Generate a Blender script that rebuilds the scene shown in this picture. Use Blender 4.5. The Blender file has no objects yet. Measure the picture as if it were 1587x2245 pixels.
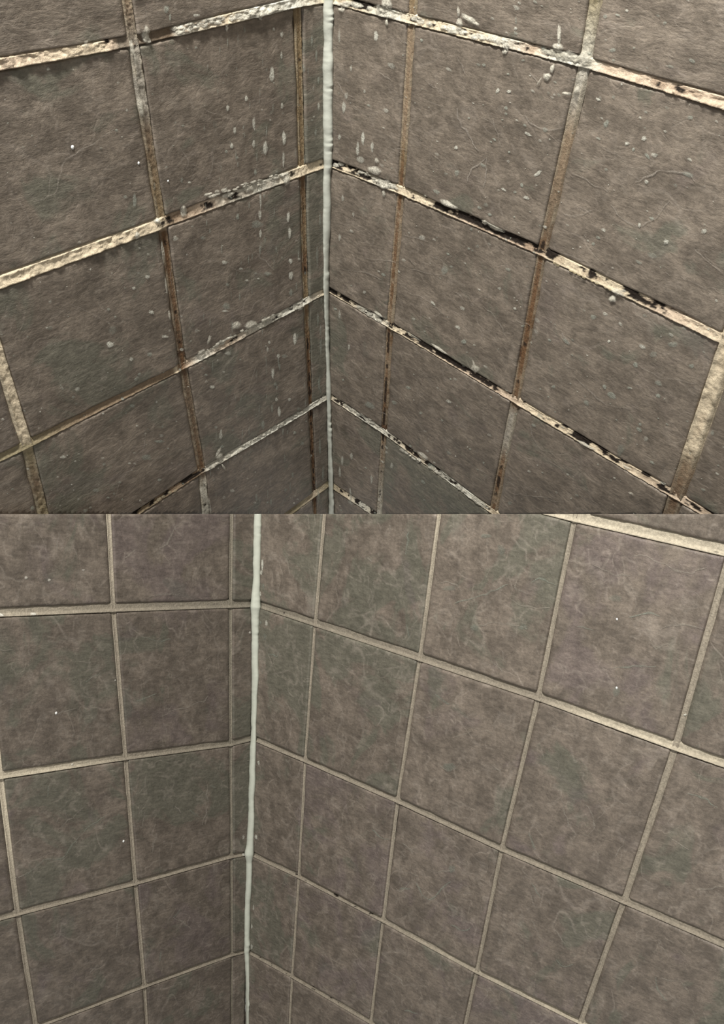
import bpy, bmesh, math
import numpy as np
from mathutils import Vector, Matrix
from mathutils.bvhtree import BVHTree

C = bpy.context.scene.collection
scn = bpy.context.scene
# ------------------------------------------------------------------ camera
F, CX, CY = 1800.0, 793.5, 1122.5          # focal length and centre, in pixels of the 1587 x 2245 frame
M = 0.1                                     # metres per tile pitch (a tile is 10 cm)
RU = np.array([[9.99713476e-01, -2.39366040e-02, -6.81641687e-05],
               [1.68565860e-02, 7.06032276e-01, -7.07979011e-01],
               [1.69947393e-02, 7.07775009e-01, 7.06233471e-01]])
B = np.array([[1, 0, 0], [0, 0, -1], [0, 1, 0.]])
PU = np.array([-0.182956, -2.68413, 4.225918])
RW = B.T @ RU.T                             # camera frame (x right, y down, z ahead) -> world
Z0 = 1.55                                   # height of that corner point above the floor


def W(p):
    """points in the camera's frame (tile units) -> world metres"""
    return (np.atleast_2d(p) - PU) @ RW.T * M + np.array([0, 0, Z0])


cam = bpy.data.cameras.new('camera'); co = bpy.data.objects.new('camera', cam); C.objects.link(co)
cam.sensor_width = 36; cam.lens = 36 * F / 2245; cam.clip_start = 0.01
O = W([0, 0, 0])[0]
rx, ry, rz = RW @ [1, 0, 0], RW @ [0, -1, 0], RW @ [0, 0, -1]
co.matrix_world = Matrix(((rx[0], ry[0], rz[0], O[0]), (rx[1], ry[1], rz[1], O[1]), (rx[2], ry[2], rz[2], O[2]), (0, 0, 0, 1)))
scn.camera = co
# ------------------------------------------------------------------ light
world = bpy.data.worlds.new('world'); scn.world = world; world.use_nodes = True
world.node_tree.nodes['Background'].inputs[0].default_value = (1.0, 0.97, 0.93, 1)
world.node_tree.nodes['Background'].inputs[1].default_value = 0.44


def area(name, pc, target, size, power, col):
    l = bpy.data.lights.new(name, 'AREA'); l.shape = 'DISK'; l.size = size; l.energy = power; l.color = col
    o = bpy.data.objects.new(name, l); C.objects.link(o)
    p = Vector(W(pc)[0]); t = Vector(W(target)[0])
    o.location = p; o.rotation_euler = (t - p).to_track_quat('-Z', 'Y').to_euler()
    return o


area('ceiling_lamp', [-1.1, -4.7, -1.5], [0, 0.3, 5.5], 0.10, 9.6, (1.0, 0.965, 0.91))
scn.view_settings.view_transform = 'Standard'; scn.view_settings.look = 'None'
scn.view_settings.exposure = 0.0; scn.view_settings.gamma = 1.0
scn.view_settings.use_curve_mapping = False


# ------------------------------------------------------------------ noise
def h2(ix, iy, seed):
    n = (ix.astype(np.int64) * 374761393 + iy.astype(np.int64) * 668265263 + seed * 1442695041) & 0xffffffff
    n = ((n ^ (n >> 13)) * 1274126177) & 0xffffffff
    n = ((n ^ (n >> 16)) * 2246822519) & 0xffffffff
    return ((n ^ (n >> 15)) & 0xffffff) / float(0xffffff)


def vn(x, y, seed=0):
    x = np.asarray(x, float); y = np.asarray(y, float) + 0 * x; x = x + 0 * y
    ix, iy = np.floor(x), np.floor(y); fx, fy = x - ix, y - iy
    fx = fx * fx * (3 - 2 * fx); fy = fy * fy * (3 - 2 * fy)
    ix = ix.astype(int); iy = iy.astype(int)
    return (h2(ix, iy, seed) * (1 - fx) + h2(ix + 1, iy, seed) * fx) * (1 - fy) + (h2(ix, iy + 1, seed) * (1 - fx) + h2(ix + 1, iy + 1, seed) * fx) * fy


def fbm(x, y, seed=0, o=3):
    s = 0; a = 0.5; t = 0
    for k in range(o):
        s = s + a * vn(np.asarray(x) * 2 ** k, np.asarray(y) * 2 ** k, seed + 17 * k); t += a; a *= 0.5
    return s / t


def ss(a, b, x):
    t = np.clip((x - a) / (b - a), 0, 1); return t * t * (3 - 2 * t)


def lin(c):
    c = np.asarray(c, float) / 255.0
    return np.where(c <= 0.04045, c / 12.92, ((c + 0.055) / 1.055) ** 2.4)


# ------------------------------------------------------------------ materials
def newmat(name):
    m = bpy.data.materials.new(name); m.use_nodes = True
    nt = m.node_tree; b = nt.nodes['Principled BSDF']
    return m, nt, b


class NT:
    def __init__(s, nt): s.nt = nt
    def n(s, t, **k):
        d = s.nt.nodes.new(t)
        for a, v in k.items(): setattr(d, a, v)
        return d
    def put(s, sock, v):
        if isinstance(v, bpy.types.NodeSocket): s.nt.links.new(v, sock)
        else: sock.default_value = v
    def noise(s, vec, scale, detail=2, rough=0.5, dist=0):
        d = s.n('ShaderNodeTexNoise'); s.put(d.inputs['Vector'], vec); d.inputs['Scale'].default_value = scale
        d.inputs['Detail'].default_value = detail; d.inputs['Roughness'].default_value = rough; d.inputs['Distortion'].default_value = dist
        return d.outputs['Fac']
    def math(s, op, a, b=0.0, clamp=False):
        d = s.n('ShaderNodeMath', operation=op, use_clamp=clamp); s.put(d.inputs[0], a); s.put(d.inputs[1], b); return d.outputs[0]
    def ramp(s, x, a, b, lo=0.0, hi=1.0):
        d = s.n('ShaderNodeMapRange', interpolation_type='SMOOTHSTEP'); s.put(d.inputs[0], x)
        d.inputs[1].default_value = a; d.inputs[2].default_value = b; d.inputs[3].default_value = lo; d.inputs[4].default_value = hi
        return d.outputs[0]
    def mix(s, f, a, b, blend='MIX'):
        d = s.n('ShaderNodeMix', data_type='RGBA', blend_type=blend)
        s.put(d.inputs[0], f); s.put(d.inputs[6], a); s.put(d.inputs[7], b); return d.outputs[2]
    def attr(s, name):
        return s.n('ShaderNodeAttribute', attribute_name=name)
    def vmath(s, op, a, b):
        d = s.n('ShaderNodeVectorMath', operation=op); s.put(d.inputs[0], a); s.put(d.inputs[1], b); return d.outputs[0]


def c4(r, g, b): return tuple(lin((r, g, b))) + (1.0,)


def tile_material(name, base, green, purple, veins, fine):
    m, nt, b = newmat(name); t = NT(nt)
    uv = t.attr('wallpos').outputs['Vector']; rnd = t.attr('tilernd').outputs['Vector']; tint = t.attr('tint')
    sep = t.n('ShaderNodeSeparateColor'); nt.links.new(tint.outputs['Color'], sep.inputs[0])
    gr, br, pu = sep.outputs
    p = t.vmath('ADD', uv, rnd)
    big = t.noise(p, 16, 4, 0.5, 0.3)
    med = t.noise(p, 70, 6, 0.68, 0.35)
    fin = t.noise(p, 600, 4, 0.7, 0.1)
    # stretched grain, running down to the right like riven slate
    mp = t.n('ShaderNodeMapping'); nt.links.new(p, mp.inputs[0]); mp.inputs['Rotation'].default_value = (0, 0, 0.5); mp.inputs['Scale'].default_value = (1, 3.2, 1)
    grain = t.noise(mp.outputs[0], 150, 6, 0.70, 0.3)
    col = t.mix(t.ramp(med, 0.35, 0.68), c4(*[x * 0.88 for x in base]), c4(*[min(255, x * 1.11) for x in base]))
    gmask = t.ramp(t.math('ADD', t.noise(t.vmath('ADD', p, (3.1, 1.7, 0)), 21, 4, 0.6, 0.8), t.math('MULTIPLY', t.math('SUBTRACT', gr, 0.55), 0.30)), 0.53, 0.62)
    col = t.mix(t.math('MULTIPLY', gmask, 0.65), col, c4(*green))
    pmask = t.ramp(t.math('ADD', t.noise(t.vmath('ADD', p, (7.3, 4.4, 0)), 24, 4, 0.6, 0.7), t.math('MULTIPLY', t.math('SUBTRACT', pu, 0.5), 0.4)), 0.56, 0.72)
    col = t.mix(t.math('MULTIPLY', pmask, 0.36), col, c4(*purple))
    # thin pale crests of the riven surface: contour lines of a warped noise, broken up
    lines = None
    for k, (sc, w, amt, lo) in enumerate([(18, 0.020, 0.60, 0.52), (30, 0.028, 0.50, 0.49), (55, 0.05, 0.42, 0.46)]):
        nn = t.noise(t.vmath('ADD', p, (11.0 + k * 5, 2.0 + k * 3, 0)), sc, 2, 0.5, 0.5)
        d = t.math('ABSOLUTE', t.math('SUBTRACT', nn, 0.5))
        l = t.ramp(d, 0.0, w, 1.0, 0.0)
        msk = t.ramp(t.noise(t.vmath('ADD', p, (1.0 + k * 9, 8.0, 0)), sc * 1.5, 2, 0.5, 0.3), lo, lo + 0.12)
        l = t.math('MULTIPLY', t.math('MULTIPLY', l, msk), amt * veins)
        lines = l if lines is None else t.math('MAXIMUM', lines, l)
    col = t.mix(t.math('MULTIPLY', lines, 0.55), col, c4(158, 149, 138))
    g2 = t.ramp(grain, 0.30, 0.70, 0.80, 1.20); f2 = t.ramp(fin, 0.30, 0.70, 1 - fine, 1 + fine)
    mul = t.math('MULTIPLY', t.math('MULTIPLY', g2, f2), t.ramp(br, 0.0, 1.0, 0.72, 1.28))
    cmb = t.n('ShaderNodeCombineColor')
    for i in range(3): nt.links.new(mul, cmb.inputs[i])
    col = t.mix(1.0, col, cmb.outputs[0], 'MULTIPLY')
    nt.links.new(col, b.inputs['Base Color'])
    nt.links.new(t.ramp(med, 0.3, 0.7, 0.42, 0.62), b.inputs['Roughness'])
    b.inputs['Specular IOR Level'].default_value = 0.42
    hgt = t.math('ADD', t.math('MULTIPLY', big, 1.2), t.math('MULTIPLY', med, 0.55))
    hgt = t.math('ADD', hgt, t.math('MULTIPLY', grain, 0.16))
    hgt = t.math('ADD', hgt, t.math('MULTIPLY', fin, 0.07))
    hgt = t.math('ADD', hgt, t.math('MULTIPLY', lines, 0.12))
    bp = t.n('ShaderNodeBump'); nt.links.new(hgt, bp.inputs['Height']); bp.inputs['Distance'].default_value = 0.0022; bp.inputs['Strength'].default_value = 0.6
    nt.links.new(bp.outputs[0], b.inputs['Normal'])
    return m


def attr_material(name, rough, bump, scale, alpha=False, spec=0.4, var=0.18):
    m, nt, b = newmat(name); t = NT(nt)
    a = t.attr('col'); g = t.n('ShaderNodeTexCoord').outputs['Object']
    n = t.noise(g, scale, 5, 0.65, 0.3)
    v = t.ramp(n, 0.3, 0.7, 1 - var, 1 + var)
    cmb = t.n('ShaderNodeCombineColor')
    for i in range(3): nt.links.new(v, cmb.inputs[i])
    nt.links.new(t.mix(1.0, a.outputs['Color'], cmb.outputs[0], 'MULTIPLY'), b.inputs['Base Color'])
    b.inputs['Roughness'].default_value = rough; b.inputs['Specular IOR Level'].default_value = spec
    bp = t.n('ShaderNodeBump'); nt.links.new(n, bp.inputs['Height']); bp.inputs['Distance'].default_value = bump; bp.inputs['Strength'].default_value = 0.8
    nt.links.new(bp.outputs[0], b.inputs['Normal'])
    if alpha:
        nt.links.new(t.math('MULTIPLY', a.outputs['Alpha'], t.ramp(n, 0.30, 0.55, 0.62, 1.0), True), b.inputs['Alpha'])
    return m


M_TILE_U = tile_material('stained_slate_tile', (116, 107, 96), (101, 102, 90), (110, 100, 95), 0.7, 0.14)
M_TILE_L = tile_material('clean_slate_tile', (112, 103, 93), (98, 99, 87), (109, 97, 99), 1.0, 0.12)
M_GROUT = attr_material('cement_grout', 0.8, 0.0006, 900, var=0.16, spec=0.25)
M_LIME = attr_material('limescale', 0.75, 0.0008, 900, alpha=True, var=0.15, spec=0.3)
M_SIL = attr_material('silicone', 0.38, 0.0002, 260, var=0.03, spec=0.5)
M_BACK = attr_material('wall_render', 0.9, 0.001, 60)
m, nt, b = newmat('water'); b.inputs['Base Color'].default_value = (.95, .97, .95, 1); b.inputs['Roughness'].default_value = 0.12  # near-white base colour paints in the bright glints of the drops
b.inputs['Transmission Weight'].default_value = 0.25; b.inputs['IOR'].default_value = 1.33; M_WATER = m


# ------------------------------------------------------------------ mesh helpers
def mesh_obj(name, verts, faces, mat, parent=None, attrs=None, smooth=True):
    me = bpy.data.meshes.new(name)
    verts = np.asarray(verts, np.float32); faces = np.asarray(faces, np.int32)
    me.vertices.add(len(verts)); me.vertices.foreach_set('co', verts.ravel())
    k = faces.shape[1]
    me.loops.add(faces.size); me.loops.foreach_set('vertex_index', faces.ravel())
    me.polygons.add(len(faces)); me.polygons.foreach_set('loop_start', np.arange(0, faces.size, k, dtype=np.int32))
    me.polygons.foreach_set('loop_total', np.full(len(faces), k, np.int32))
    me.polygons.foreach_set('use_smooth', np.full(len(faces), smooth))
    me.update(calc_edges=True); me.validate()
    for an, (kind, data) in (attrs or {}).items():
        a = me.attributes.new(an, kind, 'POINT')
        a.data.foreach_set('color' if 'COLOR' in kind else 'vector', np.asarray(data, np.float32).ravel())
    me.materials.append(mat)
    o = bpy.data.objects.new(name, me); C.objects.link(o)
    if parent: o.parent = parent
    return o


def grid_faces(nu, nv, off=0):
    i = np.arange(nu - 1)[:, None]; j = np.arange(nv - 1)[None, :]
    a = (i * nv + j).ravel() + off
    return np.stack([a, a + nv, a + nv + 1, a + 1], 1)


SEAM_Y = 1126.9
e1 = W([(0 - CX) / F, (SEAM_Y - CY) / F, 1])[0] - O; e2 = W([(1587 - CX) / F, (SEAM_Y - CY) / F, 1])[0] - O
SEAM_N = np.cross(e1, e2); SEAM_N /= np.linalg.norm(SEAM_N)
if SEAM_N @ (W([0, -1, 1])[0] - O) < 0: SEAM_N = -SEAM_N      # points up


def cut(o, keep_up, thick=None, nrm=None):
    """trim a mesh along the level where one corner ends and the other begins; close its rim back to the wall's thickness"""
    bm = bmesh.new(); bm.from_mesh(o.data)
    bmesh.ops.bisect_plane(bm, geom=bm.verts[:] + bm.edges[:] + bm.faces[:], plane_co=Vector(O), plane_no=Vector(SEAM_N),
                           clear_inner=keep_up, clear_outer=not keep_up)
    if thick:
        back = -(np.array(nrm) - SEAM_N * (np.array(nrm) @ SEAM_N)); back *= thick / np.linalg.norm(back)
        rim = [e for e in bm.edges if len(e.link_faces) == 1]
        r = bmesh.ops.extrude_edge_only(bm, edges=rim)
        vs = [g for g in r['geom'] if isinstance(g, bmesh.types.BMVert)]
        bmesh.ops.translate(bm, verts=vs, vec=Vector(back))
        es = [g for g in r['geom'] if isinstance(g, bmesh.types.BMEdge)]
        for f in {f for e in es for f in e.link_faces}: f.smooth = False
    bm.to_mesh(o.data); bm.free()


# ------------------------------------------------------------------ the four walls: where the joints cross
UL = {('k', 0): (715, -8), ('k', 1): (713, 358), ('k', 2): (713, 637), ('k', 3): (718, 871), ('k', 4): (723, 1062),
      (0, 0): (652, 4), (0, 1): (662, 376), (0, 2): (670, 661), (0, 3): (680, 894), (0, 4): (689, 1084), (1, 0): (290, 89), (1, 1): (354, 490), (1, 2): (401, 805),
      (1, 3): (443, 1033), (2, 1): (-50, 638), (2, 2): (57, 977), (1, -1): (242, -230), (2, 0): (-195, 172)}
UR = {('k', 0): (735, -3), ('k', 1): (730, 355), ('k', 2): (722, 634), ('k', 3): (728, 866), ('k', 4): (733, 1060),
      (0, 0): (904, 42), (0, 1): (879, 418), (0, 2): (854, 714), (0, 3): (841, 947), (0, 4): (831, 1133), (1, 0): (1284, 136), (1, 1): (1189, 553), (1, 2): (1130, 879),
      (1, 3): (1081, 1124), (2, 1): (1600, 752), (2, 2): (1483, 1090), (2, 0): (1760, 275), (0, -1): (925, -330), (1, -1): (1345, -230)}
LL = {('k', 0): (558, 1323), ('k', 1): (553, 1620), ('k', 2): (546, 1871), ('k', 3): (542, 2086), (0, 0): (505, 1326), (0, 1): (506, 1631), (0, 2): (508, 1878), (0, 3): (509, 2094),
      (1, 0): (248, 1334), (1, 1): (275, 1661), (1, 2): (297, 1937), (1, 3): (317, 2163), (2, 1): (0, 1702), (2, 2): (38, 2004), (2, 3): (78, 2253), (2, 0): (-42, 1346)}
LR = {('k', 0): (566, 1326), ('k', 1): (560, 1618), ('k', 2): (553, 1872), ('k', 3): (545, 2087),
      (0, 0): (690, 1367), (0, 1): (668, 1667), (0, 2): (654, 1922), (0, 3): (639, 2141), (1, 0): (920, 1443), (1, 1): (871, 1756), (1, 2): (839, 2019), (1, 3): (812, 2243),
      (2, -1): (1261, 1134), (2, 0): (1180, 1529), (2, 1): (1100, 1862), (2, 2): (1045, 2131), (3, -1): (1603, 1211), (3, 0): (1482, 1638), (3, 1): (1369, 1977), (3, 2): (1273, 2243)}
PLANES = {'UL': ((0.714701, 0.507118, -0.481699), (-0.18296, -2.68413, 4.22592), 1.0, 0.191),
          'UR': ((-0.714605, 0.483018, -0.505997), (-0.18296, -2.68413, 4.22592), 1.0, 0.585),
          'LL': ((0.724244, 0.115028, -0.679882), (-0.92668, 0.85538, 7.16342), 0.80, 0.195),
          'LR': ((-0.684295, 0.062358, -0.726534), (-0.92668, 0.85538, 7.16342), 0.80, 0.677)}


class Wall:
    def __init__(s, key, obs, ncol, r0, r1):
        s.key = key; s.obs = obs; s.ncol = ncol; s.r0 = r0; s.r1 = r1
        n, p, sc, s.a = PLANES[key]
        s.nc = np.array(n); s.pc = np.array(p) * sc; s.sc = sc; s.unit = M * sc
        s.n = RW @ s.nc; s.n /= np.linalg.norm(s.n)
        s.side = -1 if key[1] == 'L' else 1
        A, bb = [], []
        for (c, r), (x, y) in obs.items():           # homography lattice -> pixel
            u = 0 if c == 'k' else s.a + c; x = (x - CX) / 1000; y = (y - CY) / 1000
            A += [[u, r, 1, 0, 0, 0, -u * x, -r * x], [0, 0, 0, u, r, 1, -u * y, -r * y]]; bb += [x, y]
        s.h = np.linalg.lstsq(np.array(A), np.array(bb), rcond=None)[0]

    def pred(s, u, r):
        h = s.h; w = h[6] * u + h[7] * r + 1
        return np.array([(h[0] * u + h[1] * r + h[2]) / w * 1000 + CX, (h[3] * u + h[4] * r + h[5]) / w * 1000 + CY])

    def node_px(s, c, r):
        if (c, r) in s.obs: return np.array(s.obs[(c, r)], float)
        u = 0 if c == 'k' else s.a + c
        w = 0; d = 0
        for (c2, r2), o in s.obs.items():
            u2 = 0 if c2 == 'k' else s.a + c2
            k = 1 / ((u - u2) ** 2 + (r - r2) ** 2) ** 2
            w += k; d = d + k * (np.array(o) - s.pred(u2, r2))
        return s.pred(u, r) + d / w

    def hit(s, x, y):
        """the point of the wall plane at which the line of sight through (x, y) arrives (camera frame)"""
        x = np.asarray(x, float); y = np.asarray(y, float)
        r = np.stack([(x - CX) / F, (y - CY) / F, np.ones_like(x)], -1)
        return r * ((s.nc @ s.pc) / (r @ s.nc))[..., None]

    def hitw(s, x, y): return W(s.hit(x, y).reshape(-1, 3))


walls = {'UL': Wall('UL', UL, 5, -2, 6), 'UR': Wall('UR', UR, 5, -2, 6), 'LL': Wall('LL', LL, 5, -2, 6), 'LR': Wall('LR', LR, 7, -2, 6)}
for a, b2 in (('UL', 'UR'), ('LL', 'LR')):
    A, Bw = walls[a], walls[b2]
    d = np.cross(A.nc, Bw.nc); p0 = A.pc                  # the corner line
    q = np.array([0, 0, 0.0])
    def onto(y, p0=p0, d=d):                               # corner line point seen at height y
        k = (y - CY) / F
        t = (k * p0[2] - p0[1]) / (d[1] - k * d[2]); return p0 + t * d
    rows = list(range(A.r0, A.r1 + 1))
    cy = {r: 0.5 * (A.node_px('k', r)[1] + Bw.node_px('k', r)[1]) for r in rows}
    for w in (A, Bw):
        w.corner = onto
        w.N = np.zeros((w.ncol + 1, len(rows), 3))         # nodes, in the camera frame
        for j, r in enumerate(rows):
            w.N[0, j] = onto(cy[r])
            for c in range(w.ncol):
                x, y = w.node_px(c, r); w.N[c + 1, j] = w.hit(x, y)


def wpos(w, i, fs, j, ft):
    """bilinear position inside cell (i, j); arrays broadcast; world"""
    N = w.N
    fs = np.asarray(fs, float)[..., None]; ft = np.asarray(ft, float)[..., None]
    p = (N[i, j] * (1 - fs) + N[i + 1, j] * fs) * (1 - ft) + (N[i, j + 1] * (1 - fs) + N[i + 1, j + 1] * fs) * ft
    return p


def lattice(w, S, T):
    """lattice coordinates (S: 0 at corner, a, a+1, ...; T: row number) -> camera-frame point"""
    S = np.asarray(S, float); T = np.asarray(T, float)
    i = np.where(S < w.a, 0, np.floor(S - w.a).astype(int) + 1); i = np.clip(i, 0, w.ncol - 1)
    fs = np.where(i == 0, S / w.a, S - w.a - (i - 1))
    j = np.clip(np.floor(T - w.r0).astype(int), 0, w.r1 - w.r0 - 1); ft = T - w.r0 - j
    return wpos(w, i, fs, j, ft)


# joint half widths, in tile pitches, as (vertical joints by column, horizontal joints by row)
HW = {'UL': ({0: .019, 1: .023, 2: .026, 3: .026}, {0: .030, 1: .032, 2: .024, 3: .023}),
      'UR': ({0: .021, 1: .024, 2: .034, 3: .034}, {0: .027, 1: .025, 2: .022, 3: .022}),
      'LL': ({0: .010, 1: .015, 2: .017, 3: .017}, {0: .024, 1: .022, 2: .019, 3: .017}),
      'LR': ({0: .012, 1: .013, 2: .014, 3: .018, 4: .018, 5: .018}, {-1: .026, 0: .023, 1: .020, 2: .020, 3: .020})}
SHIFT = .010
WOB = {'UL': .006, 'UR': .006, 'LL': .003, 'LR': .003}
# tile tints by (column left/right of joint, row): greenness, brightness, purple
TINT = {
    'UL': {(1, 0): (.45, .50, .4), (2, 0): (.65, .54, .4), (1, 1): (.45, .50, .6), (2, 1): (.7, .50, .4), (2, 2): (.6, .50, .6), (1, 2): (.55, .46, .6), (0, 0): (.9, .50, .2), (0, 1): (.95, .5, .2), (0, 2): (.95, .5, .2), (3, 2): (.75, .5, .4)},
    'UR': {(1, 0): (.35, .46, .45), (2, 0): (.35, .58, .5), (0, 0): (.4, .50, .45), (1, 1): (.4, .5, .45), (2, 1): (.4, .54, .5), (3, -1): (.3, .6, .5), (2, -1): (.25, .6, .4), (1, 3): (.85, .5, .4), (1, 2): (.4, .44, .6), (2, 2): (.4, .5, .5)},
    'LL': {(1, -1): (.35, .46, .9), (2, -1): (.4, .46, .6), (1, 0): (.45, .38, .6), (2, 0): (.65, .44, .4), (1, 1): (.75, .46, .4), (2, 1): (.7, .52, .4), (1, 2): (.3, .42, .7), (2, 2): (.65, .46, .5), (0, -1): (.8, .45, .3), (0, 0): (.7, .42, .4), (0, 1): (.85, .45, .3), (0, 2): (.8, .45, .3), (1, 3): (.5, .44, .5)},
    'LR': {(0, -1): (.65, .56, .4), (1, -1): (.85, .47, .4), (2, -1): (.55, .56, .4), (3, -1): (.4, .58, .7), (0, 0): (.95, .50, .3), (1, 0): (.8, .48, .4), (2, 0): (.5, .54, .5), (3, 0): (.45, .54, .55), (4, 0): (.4, .56, .5),
           (0, 1): (.6, .46, .5), (1, 1): (.45, .48, .8), (2, 1): (.45, .52, .6), (3, 1): (.45, .50, .5), (0, 2): (.75, .48, .5), (1, 2): (.5, .48, .75), (2, 2): (.5, .48, .5), (3, 2): (.4, .52, .85), (3, 3): (.4, .5, .7)}}


def build_tiles(w, name, mat, seed, keep_up):
    hv, hh = HW[w.key]
    step = 0.026
    E = [0.0, 0.003, 0.007, 0.012, 0.018, 0.026, 0.034, 0.044, 0.055]            # steps of the rounded arris, in pitches past the joint
    # columns of vertices: (cell, fraction, distance to nearest joint edge, joint side)
    def lines(widths, hws, first_plain, last_plain):
        out = []
        n = len(widths)
        for i in range(n):
            wd = widths[i]; h0 = None if (i == 0 and first_plain) else hws(i); h1 = hws(i + 1)
            pos = []
            if h0 is None: pos += [(0.0, 9)]; s0 = 0.0
            else:
                pos += [(0.0, -h0), (h0 * .7, -h0 * .3)] + [(h0 + e, e) for e in E]; s0 = h0 + E[-1]
            s1 = wd - h1 - E[-1]
            k = max(2, int(round((s1 - s0) / step)))
            for q in range(1, k): pos.append((s0 + (s1 - s0) * q / k, 9))
            pos += [(wd - h1 - e, e) for e in E[::-1]] + [(wd - h1 * .7, -h1 * .3)]
            out += [(i, x / wd, dd, x) for x, dd in pos]
        out.append((n - 1, 1.0, -0.03, widths[-1]))
        return out
    S = lines([w.a] + [1.0] * (w.ncol - 1), lambda i: hv.get(i - 1, .036), True, False)
    T = lines([1.0] * (w.r1 - w.r0), lambda j: hh.get(j + w.r0, .03), False, False)
    si = np.array([x[0] for x in S]); sf = np.array([x[1] for x in S]); sd = np.array([x[2] for x in S])
    tj = np.array([x[0] for x in T]); tf = np.array([x[1] for x in T]); td = np.array([x[2] for x in T])
    I, J = np.meshgrid(si, tj, indexing='ij'); FS, FT = np.meshgrid(sf, tf, indexing='ij'); DS, DT = np.meshgrid(sd, td, indexing='ij')
    wid = np.where(I == 0, w.a, 1.0)
    Sg = np.where(I == 0, FS * w.a, w.a + I - 1 + FS); Tg = w.r0 + J + FT
    # wandering joint edges
    wob = WOB[w.key]
    ws = wob * ((fbm(Tg * 9, I * 7 + (FS > .5) * 31 + J * 5, seed) - .5) * 2) * np.where(DS < .08, 1, 0)
    wt = wob * ((fbm(Sg * 9, J * 7 + (FT > .5) * 31 + I * 5, seed + 5) - .5) * 2) * np.where(DT < .08, 1, 0)
    ws = ws - SHIFT * ((DS < .06) & (I + FS > 0.02))
    FS2 = np.clip(FS + np.where((FS > 0) & (FS < 1), ws / wid, 0), 0, 1); FT2 = np.clip(FT + np.where((FT > 0) & (FT < 1), wt, 0), 0, 1)
    P = W(wpos(w, I, FS2, J, FT2).reshape(-1, 3)).reshape(I.shape + (3,))
    eS = np.where(FS > .5, .012, .034 if w.key[0] == 'U' else .042)   # the joint's far arris is the wider one
    eT = .016 if w.key[0] == 'U' else .018
    e = 0.020
    DS = np.where(DS > 0, DS * e / eS, DS); DT = np.where(DT > 0, DT * e / eT, DT)
    d = np.minimum(DS, DT)
    # rounder tile corners
    both = (DS < e) & (DT < e) & (DS >= 0) & (DT >= 0)
    rr = np.sqrt(np.clip(e - DS, 0, 9) ** 2 + np.clip(e - DT, 0, 9) ** 2)
    dd = np.where(both, e - rr, d)
    x = np.clip(dd / e, 0, 1)
    h = -0.026 * (1 - np.sqrt(np.clip(1 - (1 - x) ** 2, 0, 1)))
    h = np.where(d < 0, -0.045, h); h = np.where(dd < -0.0001, np.minimum(h, -0.03), h)
    up = np.where(d > 0, 1, 0)
    h = h + up * 0.006 * (fbm(Sg * 4.5 + I * 9, Tg * 4.5 + J * 13, seed + 9, 4) - .5) * 2
    r1 = h2(I, J, seed + 1) - .5; r2 = h2(I, J, seed + 2) - .5; r3 = h2(I, J, seed + 3) - .5
    h = h + up * (r1 * .008 + r2 * .010 * (FS - .5) * wid + r3 * .010 * (FT - .5))
    P = P + w.n * (h * w.unit)[..., None]
    rnd = np.stack([h2(I, J, seed + 11), h2(I, J, seed + 12), h2(I, J, seed + 13)], -1) * 4
    pos = np.stack([Sg * M, Tg * M, 0 * Sg], -1)
    tint = np.zeros(I.shape + (4,)); tint[..., 3] = 1
    tt = TINT[w.key]
    for i in range(w.ncol):
        for j in range(w.r1 - w.r0):
            mk = (I == i) & (J == j)
            g, br, pu = tt.get((i, j + w.r0), (.5, .5, .5))
            if w.key == 'LL': br -= .19  # same tiles as the right wall; this side's shade is painted into them
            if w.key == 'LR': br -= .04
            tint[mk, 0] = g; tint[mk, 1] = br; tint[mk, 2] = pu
    nu, nv = I.shape
    f = grid_faces(nu, nv)
    if w.side < 0: f = f[:, ::-1]
    o = mesh_obj(name, P.reshape(-1, 3), f, mat, None, {'tilernd': ('FLOAT_VECTOR', rnd.reshape(-1, 3)), 'wallpos': ('FLOAT_VECTOR', pos.reshape(-1, 3)), 'tint': ('FLOAT_COLOR', tint.reshape(-1, 4))})
    cut(o, keep_up, 0.02, w.n)
    o['kind'] = 'structure'
    return o


# ------------------------------------------------------------------ grout
K = dict(cream=(206, 192, 166), pink=(196, 178, 156), lime=(186, 182, 168), white=(205, 203, 190), tan=(138, 121, 100), dtan=(112, 97, 80), grey=(122, 113, 100),
         lgrey=(152, 146, 134), ochre=(130, 113, 86), rust=(104, 82, 60), drust=(74, 54, 38), mold=(34, 27, 21), olive=(140, 130, 104), lcream=(180, 171, 152), lg=(140, 132, 118), lgd=(126, 120, 107))
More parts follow.
